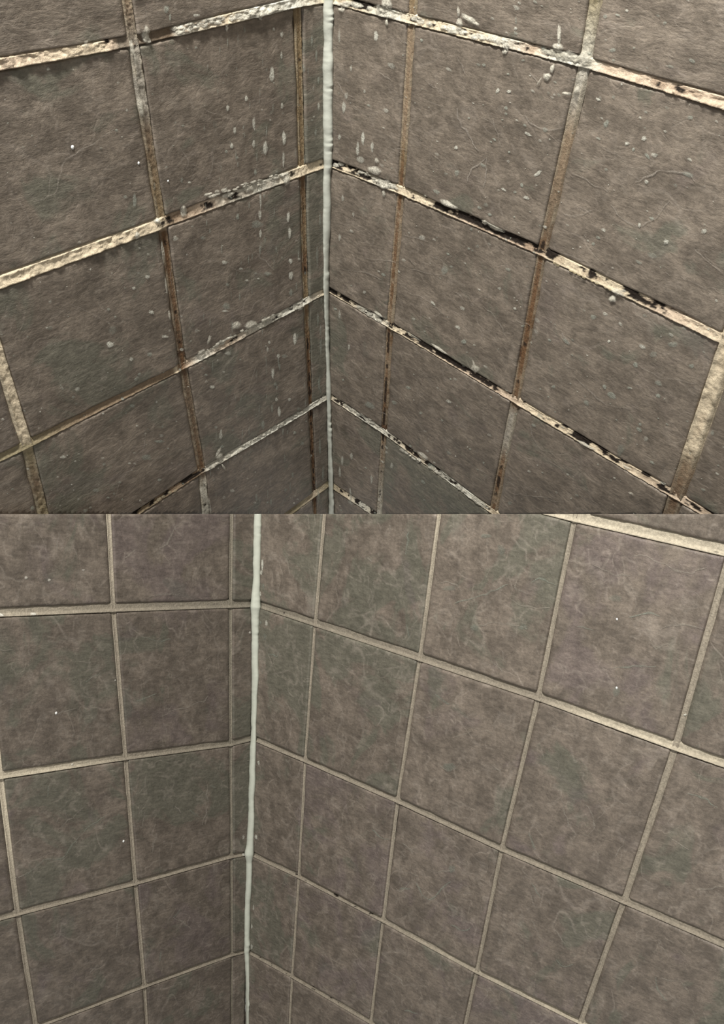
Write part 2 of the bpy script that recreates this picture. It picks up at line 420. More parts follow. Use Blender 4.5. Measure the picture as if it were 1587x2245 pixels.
# stations along each joint: (pixel along the joint, base colour, mould 0-1, rust 0-1, crust 0-1)
GR = {
    'UL': {('H', 0): [(-200, 'cream', 0, 0, .5), (0, 'pink', .05, 0, .7), (225, 'cream', .2, 0, .7), (245, 'pink', .5, .2, .5), (262, 'grey', 0, 0, 0), (375, 'dtan', .1, .1, 0), (392, 'lime', .1, .1, .6), (500, 'cream', .1, .1, .7), (560, 'white', 0, 0, .9), (650, 'white', 0, 0, .7), (720, 'cream', .1, .1, .5)],
           ('H', 1): [(-200, 'cream', 0, 0, .8), (100, 'cream', 0, 0, .9), (330, 'cream', .1, .05, .8), (356, 'cream', .2, .1, .6), (370, 'tan', .25, .3, .2), (440, 'pink', .45, .3, .3), (520, 'lime', .4, .3, .4), (600, 'lime', .25, .2, .5), (655, 'cream', .1, .1, .5), (712, 'cream', .2, .2, .4)],
           ('H', 2): [(-100, 'olive', 0, 0, .3), (60, 'olive', 0, 0, .4), (180, 'tan', 0, .1, .1), (380, 'tan', .1, .1, .1), (388, 'cream', .1, .1, .4), (398, 'rust', .2, .8, 0), (414, 'pink', .1, .2, .3), (440, 'white', .2, 0, .6), (500, 'pink', .5, .1, .5), (560, 'lime', .2, 0, .6), (665, 'white', .2, .1, .5), (712, 'cream', .1, .1, .5)],
           ('H', 3): [(250, 'olive', .6, .1, .2), (360, 'tan', .6, .2, .2), (440, 'tan', .5, .3, .2), (455, 'lime', 0, 0, .5), (500, 'lime', .3, 0, .5), (540, 'white', 0, 0, .6), (672, 'white', .1, 0, .5), (715, 'lime', .4, .1, .4)],
           ('H', 4): [(560, 'tan', .3, .1, .2), (650, 'olive', .1, .1, .3), (690, 'cream', .1, .3, .3), (725, 'olive', .1, .1, .3)],
           ('V', 0): [(-300, 'ochre', 0, 0, 0), (0, 'ochre', .1, .1, 0), (370, 'ochre', .05, .3, 0), (380, 'rust', .1, .4, .1), (540, 'ochre', .1, .3, 0), (560, 'rust', .7, .6, 0), (590, 'rust', .6, .5, 0), (610, 'ochre', .1, .3, 0), (670, 'ochre', .1, .4, .1), (760, 'rust', .4, .5, 0), (860, 'drust', .5, .8, 0), (1000, 'drust', .6, .8, 0), (1127, 'drust', .4, .9, 0), (1400, 'drust', .4, .9, 0)],
           ('V', 1): [(-300, 'tan', 0, 0, 0), (0, 'tan', 0, 0, .1), (80, 'grey', .1, 0, .1), (110, 'lgrey', 0, 0, .5), (230, 'lgrey', 0, 0, .4), (290, 'dtan', 0, .05, .1), (475, 'ochre', 0, .05, .1), (490, 'cream', .1, .1, .3), (510, 'rust', .2, .5, .1), (560, 'rust', .1, .6, .1), (700, 'dtan', .2, .5, .1), (790, 'drust', .2, .8, 0), (830, 'dtan', 0, .2, 0), (960, 'dtan', .1, .2, 0), (1030, 'rust', .3, .5, .1), (1065, 'lime', .1, 0, .4), (1300, 'lime', .1, 0, .4)],
           ('V', 2): [(500, 'cream', 0, 0, .4), (960, 'cream', 0, 0, .5), (990, 'olive', .05, .05, .3), (1060, 'dtan', .1, .1, .3), (1127, 'olive', .1, .1, .4), (1400, 'olive', .1, .1, .4)], },
    'UR': {('H', 0): [(700, 'cream', .5, .3, .4), (745, 'cream', .2, .2, .4), (790, 'cream', .95, .5, .4), (830, 'lime', .3, .2, .5), (860, 'white', .1, .1, .6), (900, 'cream', .3, .2, .5), (990, 'cream', .3, .1, .5), (1030, 'cream', .65, .4, .5), (1070, 'cream', .15, .2, .7), (1110, 'lime', .1, .1, .7), (1170, 'pink', .5, .4, .3), (1225, 'white', .1, 0, .6), (1290, 'lime', .1, 0, .5), (1330, 'pink', .3, .2, .3), (1450, 'pink', .3, .4, .4), (1600, 'pink', .15, .2, .6), (2100, 'pink', .1, .2, .6)],
           ('H', 1): [(700, 'cream', .6, .3, .3), (745, 'cream', .95, .3, .3), (790, 'cream', .9, .3, .3), (830, 'lime', .7, .1, .5), (870, 'cream', .2, .1, .5), (930, 'cream', .3, .2, .4), (960, 'cream', .9, .3, .3), (1020, 'pink', 1., .3, .2), (1090, 'pink', .95, .4, .2), (1180, 'pink', .75, .5, .2), (1210, 'cream', .4, .3, .4), (1300, 'cream', .5, .4, .4), (1365, 'cream', .1, .1, .5), (1385, 'cream', 1., .3, .3), (1440, 'pink', .6, .3, .3), (1480, 'pink', .3, .1, .4), (1600, 'cream', .05, .1, .5), (2000, 'cream', .05, .1, .5)],
           ('H', 2): [(700, 'cream', .8, .4, .2), (765, 'cream', .95, .3, .2), (820, 'white', .5, .2, .4), (860, 'cream', .6, .4, .4), (890, 'cream', .95, .3, .2), (1000, 'pink', .95, .3, .2), (1060, 'pink', .7, .2, .3), (1125, 'pink', .4, .3, .3), (1160, 'cream', .1, .1, .4), (1240, 'cream', .4, .3, .3), (1270, 'cream', .95, .2, .3), (1340, 'cream', .6, .3, .3), (1480, 'pink', .55, .2, .2), (1700, 'pink', .5, .3, .2)],
           ('H', 3): [(710, 'cream', .3, .2, .3), (800, 'white', .5, .1, .4), (850, 'lime', .4, .2, .4), (900, 'cream', .6, .2, .3), (990, 'white', .6, .2, .4), (1030, 'white', .2, .1, .5), (1080, 'cream', .3, .3, .3), (1400, 'cream', .4, .3, .3)],
           ('H', 4): [(710, 'olive', .1, .1, .3), (760, 'cream', .4, .1, .3), (790, 'white', .6, .1, .3), (840, 'cream', .8, .1, .3), (1000, 'cream', .8, .1, .3)],
           ('V', 0): [(-400, 'tan', 0, .1, .1), (0, 'ochre', .1, .1, .1), (60, 'tan', 0, .1, .2), (300, 'tan', .05, .1, .1), (340, 'ochre', .1, .4, .1), (420, 'drust', .3, .8, 0), (470, 'tan', .1, .6, .2), (560, 'tan', .15, .7, .2), (650, 'tan', .2, .7, .2), (700, 'tan', .1, .2, .2), (735, 'rust', .6, .5, .1), (800, 'tan', .45, .5, .1), (880, 'rust', .8, .4, .1), (940, 'drust', .8, .5, .1), (960, 'tan', .4, .5, .1), (1040, 'lg', .4, .2, .2), (1127, 'lime', .1, .3, .3), (1400, 'lime', .1, .3, .3)],
           ('V', 1): [(-400, 'tan', 0, 0, .2), (0, 'olive', 0, 0, .2), (130, 'lime', 0, 0, .3), (220, 'lgrey', 0, 0, .3), (300, 'tan', 0, 0, .1), (500, 'dtan', 0, .1, .1), (545, 'rust', .3, .4, .1), (600, 'dtan', .2, .6, 0), (700, 'rust', .3, .8, 0), (790, 'drust', .3, .8, 0), (830, 'tan', .1, .6, .1), (885, 'rust', .4, .4, .1), (910, 'lgrey', 0, 0, .2), (980, 'lgrey', .05, .1, .2), (1020, 'tan', .3, .7, .1), (1130, 'tan', .5, .7, .1), (1500, 'tan', .5, .5, .1)],
           ('V', 2): [(500, 'cream', 0, 0, .6), (850, 'cream', 0, .1, .8), (990, 'cream', .05, .2, .7), (1020, 'tan', 0, .2, .2), (1100, 'dtan', 0, .3, .2), (1300, 'tan', 0, .5, .2)]},
    'LL': {('H', 0): [(-300, 'lcream', 0, 0, .2), (240, 'lg', 0, 0, .1), (560, 'lgd', 0, 0, 0)], ('H', 1): [(-300, 'lcream', 0, 0, .2), (130, 'lcream', 0, 0, .2), (280, 'lg', 0, 0, 0), (560, 'lgd', 0, 0, 0)],
           ('V', 0): [(900, 'lgd', 0, 0, 0), (2400, 'lgd', 0, 0, 0)], ('V', 1): [(900, 'lcream', 0, 0, 0), (1350, 'lg', 0, .05, 0), (2400, 'lg', 0, 0, 0)], ('V', 2): [(900, 'lcream', 0, 0, 0), (1800, 'lcream', 0, 0, 0), (2000, 'lg', 0, 0, .1)]},
    'LR': {('H', -1): [(1000, 'lcream', 0, 0, .3), (1900, 'lcream', .1, 0, .3)], ('H', 0): [(500, 'lgd', .1, 0, 0), (900, 'lg', 0, 0, 0), (1180, 'lg', 0, 0, 0), (1300, 'lcream', .05, 0, .2), (1900, 'lcream', 0, 0, .2)],
           ('H', 2): [(500, 'lg', 0, 0, 0), (690, 'lg', .35, .1, 0), (800, 'lg', .3, .1, 0), (840, 'lg', 0, 0, 0), (1400, 'lcream', 0, 0, 0)], ('H', 3): [(500, 'lg', .25, 0, 0), (700, 'lg', .3, .1, 0), (800, 'lg', .1, 0, 0)],
           ('V', 1): [(900, 'lcream', 0, 0, .2), (1400, 'lg', 0, 0, 0), (2400, 'lg', 0, 0, 0)]}}


def build_grout(w, parent, seed, keep_up):
    hv, hh = HW[w.key]
    dirty = w.key[0] == 'U'
    Vs, Fs, Cs = [], [], []; off = 0
    nq = 15
    st = 0.0085
    for kind, idxs in (('H', range(w.r0 + 1, w.r1)), ('V', range(0, w.ncol))):
        for ix in idxs:
            hw = (hh if kind == 'H' else hv).get(ix, .034)
            if kind == 'H': along = np.arange(0, w.a + w.ncol - 1 - 1e-6, st); lo = along
            else: along = np.arange(w.r0, w.r1 - 1e-6, st)
            q = np.linspace(-1.3, 1.3, nq)
            A, Q = np.meshgrid(along, q, indexing='ij')
            off_ = Q * hw
            if kind == 'H': S, T = A, ix + off_
            else: S, T = w.a + ix + off_ - SHIFT, A
            Pc = lattice(w, S, T)
            sx = Pc[..., 0] / Pc[..., 2] * F + CX; sy = Pc[..., 1] / Pc[..., 2] * F + CY
            px = (sx if kind == 'H' else sy)[:, nq // 2]
            st_ = GR[w.key].get((kind, ix)) or [(0, 'tan' if dirty else 'lg', 0, 0, .1), (1, 'tan' if dirty else 'lg', 0, 0, .1)]
            xs = np.array([s[0] for s in st_], float)
            cols = np.array([lin(K[s[1]]) for s in st_])
            pr = [np.interp(px, xs, np.array([s[k] for s in st_], float)) for k in (2, 3, 4)]
            base = np.stack([np.interp(px, xs, cols[:, k]) for k in range(3)], -1)[:, None, :] * np.ones_like(A)[..., None]
            mo, ru, cr = [p_[:, None] for p_ in pr]
            sd = seed + ix * 13 + (7 if kind == 'V' else 0)
            # blotches
            n1 = fbm(A * 22, Q * 0.8 + 9, sd, 4); n2 = fbm(A * 20 + 5, Q * 0.8, sd + 3, 3); n3 = fbm(A * 90, Q * 3, sd + 4, 3)
            upq = ss(0.80, 0.45, Q + 0.5 * (n3 - .5)) if kind == 'H' else ss(0.75, 0.25, np.abs(Q + 0.1)) * 0.9
            tone = fbm(A * 30, Q * 2, sd + 8, 3)
            base = base * (1.16 if (kind == 'V' and not dirty) else 1.0) * (0.78 + 0.44 * tone)[..., None]
            rm = np.clip(ru * ss(0.62 - 0.35 * ru, 0.80 - 0.35 * ru, n2 + 0.25 * (ss(.9, .3, np.abs(Q)) - .5)) * 1.2, 0, 1)
            rust = lin(K['rust']) * (1.15 - n3[..., None] * .7) + lin((128, 84, 50)) * (n3[..., None] * .35)
            base = base * (1 - rm[..., None]) + rust * rm[..., None]
            if dirty and kind == 'V':
                edge = ss(.35, .8, np.abs(Q)) * .5 * ss(.3, .6, n2)      # paler grout shows beside the tiles
                base = base * (1 - edge[..., None]) + lin((150, 141, 122)) * edge[..., None] * (.7 + .5 * tone[..., None])
            mm = np.clip(ss(0.80 - 0.54 * mo, 0.86 - 0.54 * mo, n1) * upq * (mo > .04), 0, 1)
            base = base * (1 - mm[..., None]) + (lin(K['mold']) * (0.6 + 0.8 * n3[..., None])) * mm[..., None]
            # profile: a concave strip, built up where limescale sits on it
            aq = np.abs(Q)
            # (in pitches)
            h = -0.0110 + 0.004 * aq ** 2 + (0.005 * Q if kind == 'H' else 0)
            if not dirty: h = (-0.0195 + 0.0175 * ss(.1, 1.0, Q)) if kind == 'H' else (-0.019 + 0.006 * aq ** 2)
            h = np.where(aq > 1.08, np.minimum(h, -0.0175), h)
            cn = fbm(A * 28, Q * 1.0 + 3, sd + 20, 3)
            h = h + cr * (0.009 * ss(.25, .7, cn) + 0.010) * ss(1.35, .9, aq) + np.where(aq < 1.0, (n3 - .5) * (.006 if dirty else .003), 0)
            P = W(Pc.reshape(-1, 3)) + w.n * (h * w.unit).reshape(-1, 1)
            col = np.concatenate([np.clip(base, 0, 1), np.ones(A.shape + (1,))], -1)
            Vs.append(P); Cs.append(col.reshape(-1, 4))
            f = grid_faces(len(along), nq, off)
            if (kind == 'H') != (w.side < 0): f = f[:, ::-1]
            f = f[:, ::1]
            Fs.append(f); off += len(P)
    o = mesh_obj('grout', np.concatenate(Vs), np.concatenate(Fs), M_GROUT, parent, {'col': ('FLOAT_COLOR', np.concatenate(Cs))})
    cut(o, keep_up)
    return o


# ------------------------------------------------------------------ limescale: spots, runs and crust on the tiles
def surface(w, V):
    """how far the tiled surface stands in front of the wall's plane at each point"""
    n = Vector(w.n); p0 = W(w.pc)[0]; out = np.zeros(len(V))
    for i, v in enumerate(V):
        base = v - w.n * ((v - p0) @ w.n)
        hit = w.bvh.ray_cast(Vector(base) + n * .01, -n, .05)
        out[i] = .01 - hit[3] if hit[0] is not None else 0
    return out


class Blobs:
    def __init__(s, w): s.w = w; s.V = []; s.F = []; s.C = []; s.off = 0
    def add(s, x, y, rx, ry, col, alpha, thick=0.00012, rot=0.0, seed=0, base=0.0, n=14, soft=0.0):
        """a ragged patch lying on the wall, centred where pixel (x, y) looks; rx, ry its half sizes in pixels"""
        w = s.w
        c = w.hitw(x, y)[0]
        px = np.linalg.norm(w.hitw(x + 1, y)[0] - c); py = np.linalg.norm(w.hitw(x, y + 1)[0] - c)
        ux = (w.hitw(x + 1, y)[0] - c); uy = (w.hitw(x, y + 1)[0] - c)
        th = np.linspace(0, 2 * np.pi, n, endpoint=False)
        rr = 0.82 + 0.36 * vn(th * 1.3 + 3, np.full(n, seed * 1.7), seed)
        rr = rr * (1 + 0.07 * np.sin(th * 3 + seed)) * (1 + 0.08 * np.sin(th * 5 + seed * 2))
        rings = [(0.0, 1.0, 1.0), (0.35, .95, .9), (0.7, .75 - soft * .3, .5), (1.0, 0.0, 0.0)]
        alpha = min(1.0, alpha * 1.2); vs = [c]; cs = [(*lin(col), alpha)]; hs = [thick]
        cr_, sr_ = math.cos(rot), math.sin(rot)
        for (r, al, hh_) in rings[1:]:
            dx = np.cos(th) * rx * r * (rr if r > .5 else 1); dy = np.sin(th) * ry * r * (rr if r > .5 else 1)
            X = dx * cr_ - dy * sr_; Y = dx * sr_ + dy * cr_
            for a_, b_ in zip(X, Y):
                vs.append(c + ux * a_ + uy * b_); cs.append((*lin(col), alpha * al)); hs.append(thick * hh_)
        V = np.array(vs) + w.n * (np.array(hs) + base + 0.00022)[:, None]
        F_ = []
        for k in range(n): F_.append((0, 1 + k, 1 + (k + 1) % n, 1 + (k + 1) % n))
        F3 = [(0, 1 + k, 1 + (k + 1) % n) for k in range(n)]
        F4 = []
        for g in range(2):
            for k in range(n):
                a0 = 1 + g * n + k; a1 = 1 + g * n + (k + 1) % n
                F3 += [(a0, a0 + n, a1 + n), (a0, a1 + n, a1)]
        s.V.append(V); s.C.append(np.array(cs)); s.F.append(np.array(F3) + s.off); s.off += len(V)
    def stroke(s, pts, wd, col, alpha, seed=0, thick=0.0002, base=0.0):
        """a thin pale crest following a line of pixels"""
        w = s.w
        pts = np.array(pts, float); seg = np.linalg.norm(np.diff(pts, axis=0), axis=1); L = np.concatenate([[0], np.cumsum(seg)])
        n = max(6, int(L[-1] / 5)); t = np.linspace(0, L[-1], n)
        x = np.interp(t, L, pts[:, 0]); y = np.interp(t, L, pts[:, 1])
        for _ in range(2): x[1:-1] = (x[:-2] + 2 * x[1:-1] + x[2:]) / 4; y[1:-1] = (y[:-2] + 2 * y[1:-1] + y[2:]) / 4
        x = x + (vn(t / 11, t * 0, seed) - .5) * 5; y = y + (vn(t / 11, t * 0 + 7, seed + 1) - .5) * 5
        tx = np.gradient(x); ty = np.gradient(y); l = np.hypot(tx, ty) + 1e-9; nx, ny = -ty / l, tx / l
        wv = 1.15 * wd * (0.35 + 0.9 * vn(t / 14, t * 0 + 3, seed + 2)) * np.sin(np.linspace(0.12, np.pi - 0.12, n)) ** 0.5
        av = 1.3 * alpha * (0.45 + 0.8 * vn(t / 18, t * 0 + 5, seed + 3))
        Vs, Cs = [], []
        for q, al, hh_ in ((-1.0, 0, 0), (0, 1, 1), (1.0, 0, 0)):
            P = w.hitw(x + nx * wv * q, y + ny * wv * q) + w.n * (thick * hh_ + 0.00022 + base)
            Vs.append(P); Cs.append(np.concatenate([np.tile(lin(col), (n, 1)), np.clip(av * al, 0, 1)[:, None]], 1))
        V = np.concatenate(Vs); F3 = []
        for g in range(2):
            for k in range(n - 1):
                a0 = g * n + k
                F3 += [(a0, a0 + n, a0 + n + 1), (a0, a0 + n + 1, a0 + 1)]
        s.V.append(V); s.C.append(np.concatenate(Cs)); s.F.append(np.array(F3) + s.off); s.off += len(V)
    def build(s, name, mat, parent, keep_up):
        V = np.concatenate(s.V); w = s.w
        V = V + w.n * np.maximum(surface(w, V), -.0012)[:, None]
        o = mesh_obj(name, V, np.concatenate(s.F), mat, parent, {'col': ('FLOAT_COLOR', np.concatenate(s.C))})
        cut(o, keep_up)
        o['kind'] = 'stuff'
        return o


W_L = build_tiles(walls['UL'], 'wall_upper_left', M_TILE_U, 3, True)
W_R = build_tiles(walls['UR'], 'wall_upper_right', M_TILE_U, 40, True)
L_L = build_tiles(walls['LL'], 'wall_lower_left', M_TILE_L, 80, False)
L_R = build_tiles(walls['LR'], 'wall_lower_right', M_TILE_L, 120, False)
build_grout(walls['UL'], W_L, 200, True); build_grout(walls['UR'], W_R, 300, True)
build_grout(walls['LL'], L_L, 400, False); build_grout(walls['LR'], L_R, 500, False)
for k_, o_ in (('UL', W_L), ('UR', W_R), ('LL', L_L), ('LR', L_R)):
    vs, fs = [], []
    for m_ in (o_, o_.children[0]):
        n0 = len(vs); vs += [v.co.copy() for v in m_.data.vertices]; fs += [tuple(i + n0 for i in p.vertices) for p in m_.data.polygons]
    walls[k_].bvh = BVHTree.FromPolygons(vs, fs)

rng = np.random.RandomState(7)
SP = (206, 205, 192); SPB = (166, 170, 158); CR = (208, 204, 189); VE = (168, 160, 149)


def px(seq, ox=0, oy=0, k=1.0): return [(ox + a / k, oy + b / k) for a, b in seq]


# --- upper left: runs, spots, crust
b = Blobs(walls['UL'])
for i, (x, y, rx, ry, al) in enumerate([(597, 163, 6, 17, .75), (540, 216, 4, 7, .75), (499, 237, 4, 8, .7), (514, 286, 4, 8, .65), (557, 272, 4, 17, .55), (508, 320, 4, 7, .7), (556, 315, 4, 10, .7), (582, 324, 6, 17, .8),
        (623, 303, 5, 16, .85), (622, 348, 3, 20, .65), (619, 76, 4, 7, .6), (601, 64, 3, 5, .6), (618, 122, 3, 9, .55), (619, 232, 3, 8, .6), (682, 90, 3, 15, .4), (692, 122, 3, 16, .4), (697, 175, 3, 9, .5), (697, 232, 3, 9, .6),
        (690, 290, 3, 9, .4), (560, 378, 4, 7, .5), (569, 416, 5, 8, .9), (570, 440, 2.5, 20, .6), (569, 470, 4, 11, .7), (570, 512, 3, 10, .7), (569, 548, 2.5, 12, .5), (520, 475, 4, 9, .5), (631, 475, 4, 13, .85), (634, 510, 4, 13, .85),
        (636, 572, 5, 7, .8), (637, 604, 6, 11, .8), (637, 640, 4, 9, .5), (645, 742, 5, 15, .8), (589, 750, 3, 5, .6), (585, 765, 3, 7, .6), (609, 780, 4, 6, .65), (597, 818, 4, 13, .75), (612, 803, 3, 9, .4),
        (606, 850, 3, 6, .5), (605, 875, 3, 5, .6), (611, 902, 4, 13, .7), (633, 875, 4, 4, .55), (595, 895, 3, 10, .4), (575, 930, 4, 11, .45), (620, 945, 3, 10, .4), (483, 952, 4, 13, .6), (295, 440, 5, 18, .5),
        (430, 33, 9, 4, .6), (365, 20, 7, 10, .5), (372, 38, 3, 10, .45), (398, 395, 3, 8, .35), (340, 410, 3, 9, .3), (700, 480, 3, 16, .35), (694, 560, 3, 22, .35), (697, 700, 3, 20, .35), (703, 760, 3, 22, .35), (700, 840, 3, 20, .4),
        (702, 980, 3, 22, .4), (708, 1040, 3, 20, .4), (698, 1090, 3, 18, .4), (561, 1090, 3, 10, .4), (593, 1100, 3, 10, .4), (640, 1040, 3, 8, .4)]):
    b.add(x, y, rx, ry, SP if al > .5 else SPB, al, seed=i)
for i, (x, y, rx, ry, al) in enumerate([(241, 754, 9, 7, .85), (322, 606, 6, 5, .6), (292, 631, 5, 4, .6), (331, 684, 6, 5, .75), (237, 678, 5, 4, .5), (360, 737, 9, 4, .6), (251, 694, 3, 3, .5), (287, 787, 5, 5, .6), (327, 776, 7, 5, .5), (305, 820, 4, 4, .5),
        (494, 670, 10, 9, .4), (492, 681, 8, 3, .6), (491, 575, 6, 5, .6), (586, 600, 8, 5, .45), (465, 848, 6, 4, .6), (350, 968, 12, 4, .5), (322, 1003, 12, 8, .4), (138, 1001, 8, 4, .6), (228, 1018, 5, 4, .4), (350, 1052, 5, 4, .5), (262, 1057, 4, 3, .5),
        (290, 890, 8, 5, .35), (160, 870, 4, 4, .4), (210, 1075, 8, 5, .3), (70, 1113, 6, 6, .5), (300, 828, 4, 5, .3), (302, 598, 4, 3, .3), (415, 400, 4, 3, .6), (420, 496, 3, 3, .4), (256, 286, 4, 4, .5), (497, 575, 4, 3, .3)]):
    b.add(x, y, rx, ry, SP if al > .5 else SPB, al, seed=i + 90)
for i in range(420):
    x, y = rng.uniform(0, 700), rng.uniform(100, 1127)
    if rng.rand() > (0.25 + 0.75 * (y / 1127) ** 1.6): continue
    r = rng.gamma(2.0, 0.9) + 0.8
    b.add(x, y, r * rng.uniform(.8, 1.5), r, SPB if rng.rand() < .5 else SP, rng.uniform(.2, .55), seed=i, n=8)
for i in range(120):                                     # short faint vertical runs near the corner
    x, y = rng.uniform(440, 705), rng.uniform(60, 1127)
    b.add(x, y, rng.uniform(1.2, 2.4), rng.uniform(5, 16), SPB, rng.uniform(.12, .38), seed=i, n=8)
def crust(b, pts, n, rmin, rmax, up, al=.9, seed=0, squash=.75, col=CR):
    pts = np.array(pts, float); seg = np.linalg.norm(np.diff(pts, axis=0), axis=1); L = np.concatenate([[0], np.cumsum(seg)])
    r_ = np.random.RandomState(seed)
    for i in range(n):
        t = r_.uniform(0, L[-1]); x = np.interp(t, L, pts[:, 0]); y = np.interp(t, L, pts[:, 1])
        k = int(np.clip(np.searchsorted(L, t) - 1, 0, len(seg) - 1)); ang = math.atan2(pts[k + 1, 1] - pts[k, 1], pts[k + 1, 0] - pts[k, 0])
        r = r_.uniform(rmin, rmax)
        c = np.array(col) * r_.uniform(.86, 1.06)
        b.add(x, y + up * r_.uniform(-1, .5) * rmax * .8, r * r_.uniform(.9, 1.6), r * squash, tuple(np.clip(c, 0, 250)), al * r_.uniform(.6, 1), thick=.0005, rot=ang, seed=seed + i, base=.0002)
crust(b, [(378, 72), (440, 52), (500, 42), (560, 30), (640, 16)], 60, 4, 9, 1, .9, 1)
crust(b, [(382, 70), (470, 46)], 10, 4, 8, 1, .7, 31, col=(176, 160, 140))
crust(b, [(450, 432), (520, 412), (560, 405), (645, 378)], 34, 3, 8, 1, .85, 2)
crust(b, [(425, 785), (500, 745), (560, 712), (665, 668)], 42, 3, 8, 1, .9, 3)
crust(b, [(458, 1025), (500, 1000), (560, 962), (668, 898)], 36, 3, 6, .6, .9, 4)
crust(b, [(0, 128), (110, 112), (225, 97)], 12, 4, 8, .3, .5, 5, col=(208, 194, 168))
crust(b, [(335, 1105), (400, 1065)], 8, 3, 5, .6, .6, 41, col=(160, 150, 125))
for i, (x, y, rx, ry, al, ro) in enumerate([(320, 76, 9, 20, .8, -.1), (327, 90, 5, 9, .6, 0), (188, 98, 7, 12, .3, 0), (403, 463, 8, 15, .9, -.1), (299, 515, 7, 10, .75, 0), (497, 60, 4, 10, .8, 0), (571, 34, 5, 12, .7, 0), (628, 392, 7, 16, .7, .2), (516, 712, 12, 9, .8, -.5), (548, 712, 17, 10, .85, -.4), (441, 776, 13, 9, .9, -.4),
        (457, 744, 4, 12, .5, .3), (480, 1000, 10, 9, .7, 0), (476, 992, 4, 14, .6, .5), (488, 1022, 3, 10, .6, -.6), (500, 427, 16, 7, .7, -.3), (546, 412, 13, 9, .8, -.3), (465, 430, 12, 5, .7, -.3), (290, 105, 5, 20, .6, -.2), (308, 235, 8, 26, .5, -.2), (344, 484, 8, 7, .85, 0),
        (296, 130, 5, 16, .4, -.2), (357, 555, 5, 28, .6, -.08), (363, 625, 4, 22, .45, -.1), (370, 690, 4, 12, .5, -.1), (448, 1085, 7, 24, .6, -.15), (456, 1110, 6, 20, .6, -.1)]):
    b.add(x, y, rx, ry, CR, al, thick=.0005, rot=ro, seed=i + 300, base=.0003)
for i, (p, wd, al) in enumerate([([(75, 445), (120, 425), (140, 355), (170, 335), (205, 313), (250, 285)], 3, .38), ([(0, 412), (40, 380), (95, 345)], 2.5, .25), ([(205, 392), (240, 388), (262, 405)], 2.5, .3), ([(450, 240), (480, 252), (508, 264)], 2, .4), ([(340, 545), (350, 600)], 2, .2),
        ([(545, 545), (565, 560), (600, 590)], 2, .35), ([(490, 580), (520, 592), (570, 600)], 2, .25), ([(395, 320), (412, 350), (405, 380)], 2, .25), ([(465, 330), (468, 370), (452, 395)], 2, .25), ([(280, 310), (282, 335), (310, 345)], 2, .2), ([(560, 800), (540, 860), (500, 880)], 2, .28), ([(250, 1095), (265, 1050), (310, 1005), (320, 950)], 2, .3),
        ([(540, 690), (560, 660), (610, 640)], 1.6, .2), ([(375, 545), (378, 640)], 1.8, .22), ([(140, 660), (230, 700), (260, 740)], 2.2, .18), ([(60, 165), (20, 200)], 2, .2), ([(440, 590), (455, 570), (480, 575)], 1.6, .22), ([(500, 900), (540, 905)], 1.8, .25)]):
    b.stroke(p, wd, VE, al, seed=i)
b.build('limescale', M_LIME, W_L, True)

